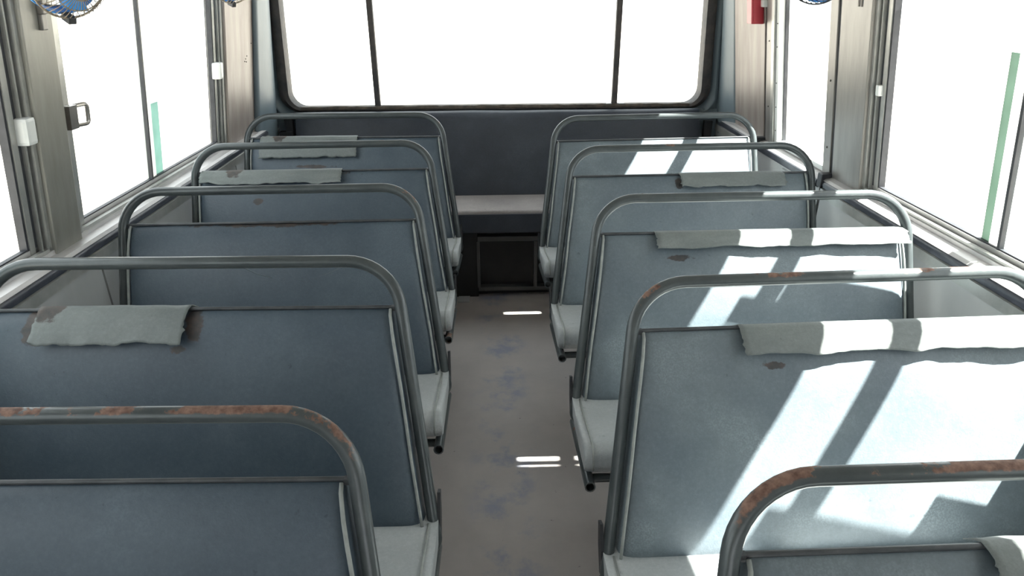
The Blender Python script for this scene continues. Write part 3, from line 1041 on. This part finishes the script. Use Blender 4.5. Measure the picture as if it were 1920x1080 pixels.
# (side, index from the front, y, x shift, z shift, tilt, yaw, label, stains, flaps (u0,u1,hang,rise,seed,curl,back,ragged), rust)
SEATS = [
    ('L', 1, 0.665, -0.002, -0.011, 0.008, 0.011, 'bench seat with intact dark backrest, farthest from the rear bench on the blue fan side', (), (), 1.05),
    ('L', 2, 1.211, 0.011, 0.027, 0.005, 0.007, 'blue-grey bench seat with a wide torn flap and brown stains hanging over its backrest',
     ((-0.835, 0.94, 0.022, 0.04), (-0.47, 0.945, 0.022, 0.04), (-0.50, 0.895, 0.02, 0.010)), ((0.485, 0.822, 0.068, 0.012, 21, 0.014, 0.016, 0.008),), 0.25),
    ('L', 3, 1.904, 0.002, -0.002, -0.005, 0.0, 'bench seat with scratched backrest and cracked top edge, middle seat of the blue fan side',
     ((-0.5, 0.962, 0.3, 0.008),), (), 0.2),
    ('L', 4, 2.526, -0.005, 0.0, -0.006, -0.005, 'bench seat with ragged vinyl folded along its top, second from rear bench, blue fan side',
     ((-0.62, 0.955, 0.28, 0.014), (-0.70, 0.865, 0.02, 0.012)), ((0.365, 0.93, 0.046, 0.012, 33, 0.006, 0.012, 0.010),), 0.35),
    ('L', 5, 3.145, -0.006, -0.005, 0.0, 0.008, 'bench seat with torn backrest patch, next to the rear bench on the blue fan side',
     ((-0.62, 0.845, 0.10, 0.008),), ((0.42, 0.888, 0.098, 0.012, 42, 0.008, 0.02, 0.010),), 0.3),
    ('R', 1, 0.483, 0.012, -0.007, 0.004, 0.007, 'bench seat under a heavily rusted rail, farthest from rear bench on emergency door side', (), ((0.36, 0.93, 0.03, 0.004, 51, 0.004, 0.01, 0.006),), 0.9),
    ('R', 2, 1.129, 0.006, -0.003, 0.011, 0.011, 'sunlit bench seat with a long torn strip curling at one corner, under a rusted rail',
     ((0.31, 0.90, 0.03, 0.008),), ((0.24, 0.935, 0.052, 0.003, 62, 0.010, 0.01, 0.007),), 0.55),
    ('R', 3, 1.73, 0.001, 0.004, 0.007, -0.009, 'sunlit bench seat with straight torn strip along its top, middle seat, emergency door side',
     ((0.24, 0.905, 0.05, 0.008),), ((0.18, 0.945, 0.042, 0.003, 73, 0.010, 0.01, 0.005),), 0.25),
    ('R', 4, 2.385, -0.008, -0.001, 0.009, -0.005, 'bench seat with short torn flap, second from rear bench on the emergency door side',
     ((0.43, 0.94, 0.015, 0.02),), ((0.435, 0.845, 0.048, 0.006, 84, 0.006, 0.012, 0.008),), 0.35),
    ('R', 5, 2.999, -0.012, -0.002, 0.011, 0.004, 'sunlit bench seat with untorn backrest, next to rear bench on emergency door side', (), (), 0.1),
]
for s, i, y, xo, zo, tl, yw, lab, st, fl_, ru in SEATS:
    make_seat(s, i, y, xo, zo, tl, yw, lab, vin(s, i, st), fl_, ru)

# ---------------------------------------------------------------- rear bench
rb = empty('rear_bench', (0.03, 3.6, 0.0))
tag(rb, 'full-width rear bench with dark vinyl back and dusty pale seat', 'seat')
def RB(name, mat, fn, **k):
    return addw(part(name, mat, None, fn, **k), rb)
def bench_back(bm):
    prof = [(3.795, 0.505), (3.83, 0.60), (3.89, 0.78), (3.925, 0.89), (3.94, 0.93), (3.96, 0.958), (3.985, 0.968), (4.01, 0.962), (4.02, 0.90), (3.99, 0.70), (3.93, 0.505)]
    secs = []
    for k in range(41):
        t = k / 40
        x = -1.13 + (1.20 + 1.13) * t
        sc = 1 - 0.25 * (abs(2 * t - 1) ** 30)
        cy = 3.92
        ring = []
        for (y, z) in prof:
            yy = y if y > cy + 0.04 else y + 0.006 * noise.noise((x * 4, z * 4, 1)) + (1 - sc) * 0.05
            ring.append(bm.verts.new((x, yy, z + 0.004 * noise.noise((x * 3, 0, z)))))
        secs.append(ring)
    n = len(prof)
    for A, B in zip(secs, secs[1:]):
        for i in range(n):
            bm.faces.new((A[i], A[(i + 1) % n], B[(i + 1) % n], B[i]))
    bm.faces.new(secs[0])
    bm.faces.new(secs[-1])
RB('backrest', 'bench', bench_back, smooth=True, angle=70)
def bench_seat(bm):
    prof = [(p[0], p[1]) for p in fillet([(3.86, 0.515, 0), (3.60, 0.522, 0), (3.49, 0.524, 0), (3.488, 0.43, 0), (3.86, 0.43, 0)], [0, 0.1, 0.018, 0.01, 0], 5)]
    prism(bm, prof, 0, -1.235, 1.305)
RB('seat_cushion', 'bench_seat', bench_seat, smooth=True, angle=50)
def bench_front_cover(bm):
    box(bm, -1.235, 1.305, 3.484, 3.492, 0.40, 0.506)
RB('seat_front', 'bench', bench_front_cover, bev=0.003)
RB('base_panel', 'under', lambda bm: box(bm, -1.24, 1.31, 3.56, 3.60, 0.0, 0.43))
RB('base_panel', 'under', lambda bm: box(bm, -0.245, -0.10, 3.515, 3.565, 0.0, 0.43), bev=0.003)
for nm, a in (('frame_bar', (-0.098, 0.60, 3.515, 3.562, 0.338, 0.366)), ('frame_bar', (-0.098, 0.60, 3.515, 3.562, 0.035, 0.058)), ('frame_bar', (-0.104, -0.088, 3.510, 3.562, 0.058, 0.338)),
              ('frame_bar', (0.215, 0.235, 3.51, 3.562, 0.058, 0.338))):
    RB(nm, 'bar', lambda bm: box(bm, *a), bev=0.002)
RB('floor_plate', 'panel', lambda bm: box(bm, -0.215, -0.15, 3.44, 3.515, 0.0, 0.006), bev=0.002)

# ---------------------------------------------------------------- fans and red box
def make_fan(loc, rot, label, cage, r=0.115, hang=0.25):
    e = empty('cabin_fan', loc)
    tag(e, label, 'fan', 'cabin fans')
    R_ = Matrix.Rotation(rot[1], 4, 'Z') @ Matrix.Rotation(rot[0], 4, 'X')   # axis: local -Y is the front
    def T(p):
        return R_ @ Vector(p)
    def circ(y, rr, n=40):
        return [T((rr * math.cos(2 * math.pi * k / n), y, rr * math.sin(2 * math.pi * k / n))) for k in range(n)]
    g = part('guard', cage, e, lambda bm: [tube(bm, circ(-0.012, r), 0.0028, 6, closed=True), tube(bm, circ(0.05, r * 0.97), 0.0022, 6, closed=True), tube(bm, circ(-0.052, r * 0.62, 30), 0.0016, 5, closed=True), tube(bm, circ(-0.062, r * 0.3, 24), 0.0016, 5, closed=True)], smooth=True)
    def wires(bm):
        n = 44
        for k in range(n):
            a = 2 * math.pi * k / n
            pts = []
            for q, (rr, y) in enumerate(((0.2, -0.063), (0.45, -0.060), (0.75, -0.047), (0.93, -0.028), (1.0, -0.010), (1.0, 0.02), (0.97, 0.05), (0.6, 0.062), (0.28, 0.064))):
                aa = a + 0.10 * q
                pts.append(T((r * rr * math.cos(aa), y, r * rr * math.sin(aa))))
            tube(bm, pts, 0.0010, 4, cap=False)
    w = part('guard_wires', cage, e, wires)
    tag(w, kind='stuff')
    part('rim_band', 'blue', e, lambda bm: [ring_band(bm, T, r * 1.02, 0.012, 0.055)], smooth=True, angle=40)
    def blades(bm):
        for k in range(3):
            a0 = 2 * math.pi * k / 3 + 0.4
            prev = None
            for i in range(9):
                t = i / 8
                rr = r * (0.22 + 0.62 * t)
                wd = 0.25 + 0.55 * math.sin(math.pi * (0.25 + 0.6 * t))
                va = []
                for q in (-1, -0.33, 0.33, 1):
                    a = a0 + wd * 0.5 * q + 0.3 * t
                    va.append(bm.verts.new(T((rr * math.cos(a), -0.018 * q - 0.01, rr * math.sin(a)))))
                if prev:
                    for q in range(3):
                        bm.faces.new((prev[q], prev[q + 1], va[q + 1], va[q]))
                prev = va
    bl = part('blades', 'blue', e, blades, smooth=True)
    md = bl.modifiers.new('thickness', 'SOLIDIFY')
    md.thickness = 0.003
    part('hub', 'blue', e, lambda bm: tube(bm, [T((0, -0.035, 0)), T((0, -0.03, 0)), T((0, 0.01, 0))], [0.012, 0.026, 0.028], 18), smooth=True, angle=50)
    part('motor', 'blue', e, lambda bm: tube(bm, [T((0, 0.01, 0)), T((0, 0.07, 0)), T((0, 0.11, 0)), T((0, 0.125, 0))], [0.034, 0.038, 0.034, 0.018], 20), smooth=True, angle=50)
    if cage == 'cage':
      part('guard_clip', 'dark', e, lambda bm: box(bm, -0.010, 0.010, -0.02, 0.012, -r - 0.014, -r + 0.004, lambda x, y, z: tuple(T((x, y, z)))), bev=0.002)
    m = T((0, 0.09, 0.03))
    part('hanger', 'chrome', e, lambda bm: tube(bm, fillet([T((0, 0.09, 0.0)), Vector((m.x, m.y, 0.12)), Vector((m.x, m.y, hang))], 0.03, 5), 0.008, 10), smooth=True, angle=60)
    part('ceiling_mount', 'chrome', e, lambda bm: tube(bm, [Vector((m.x, m.y, hang - 0.012)), Vector((m.x, m.y, hang + 0.006))], 0.03, 16), smooth=True, angle=40)
    return e


def ring_band(bm, T, r, y0, y1, n=40):
    th = 0.004
    L = []
    for rr, y in ((r, y0), (r, y1), (r - th, y1), (r - th, y0)):
        L.append([bm.verts.new(T((rr * math.cos(2 * math.pi * k / n), y, rr * math.sin(2 * math.pi * k / n)))) for k in range(n)])
    for i in range(4):
        A, B = L[i], L[(i + 1) % 4]
        for k in range(n):
            bm.faces.new((A[k], A[(k + 1) % n], B[(k + 1) % n], B[k]))


make_fan((-1.035, 1.84, 1.687), (0.40, 1.0), 'blue cabin fan with rusty wire guard near the dull pillar with the hinge bracket', 'cage', r=0.092, hang=0.40)
make_fan((-1.095, 3.2, 1.688), (0.35, 1.0), 'blue cabin fan hanging by the beige end panel on the fan side', 'cage', hang=0.36)
make_fan((1.10, 2.5, 1.702), (0.3, -0.9), 'cabin fan with dark wire guard over the emergency door pillar', 'cage_dark', hang=0.36)

rx = empty('red_box', (1.22, 3.36, 1.53))
tag(rx, 'small red emergency box with cream switch on the beige end panel', 'box')
def RX(name, mat, fn, **k):
    return addw(part(name, mat, None, fn, **k), rx)
RX('body', 'red', lambda bm: box(bm, -0.06, -0.001, 3.385, 3.45, 1.49, 1.66, wp('R')), bev=0.004)
RX('front_panel', 'red', lambda bm: box(bm, -0.052, -0.008, 3.380, 3.386, 1.50, 1.65, wp('R')), bev=0.002)
RX('switch', 'white', lambda bm: box(bm, -0.018, 0.006, 3.355, 3.384, 1.565, 1.595, wp('R')), bev=0.003)
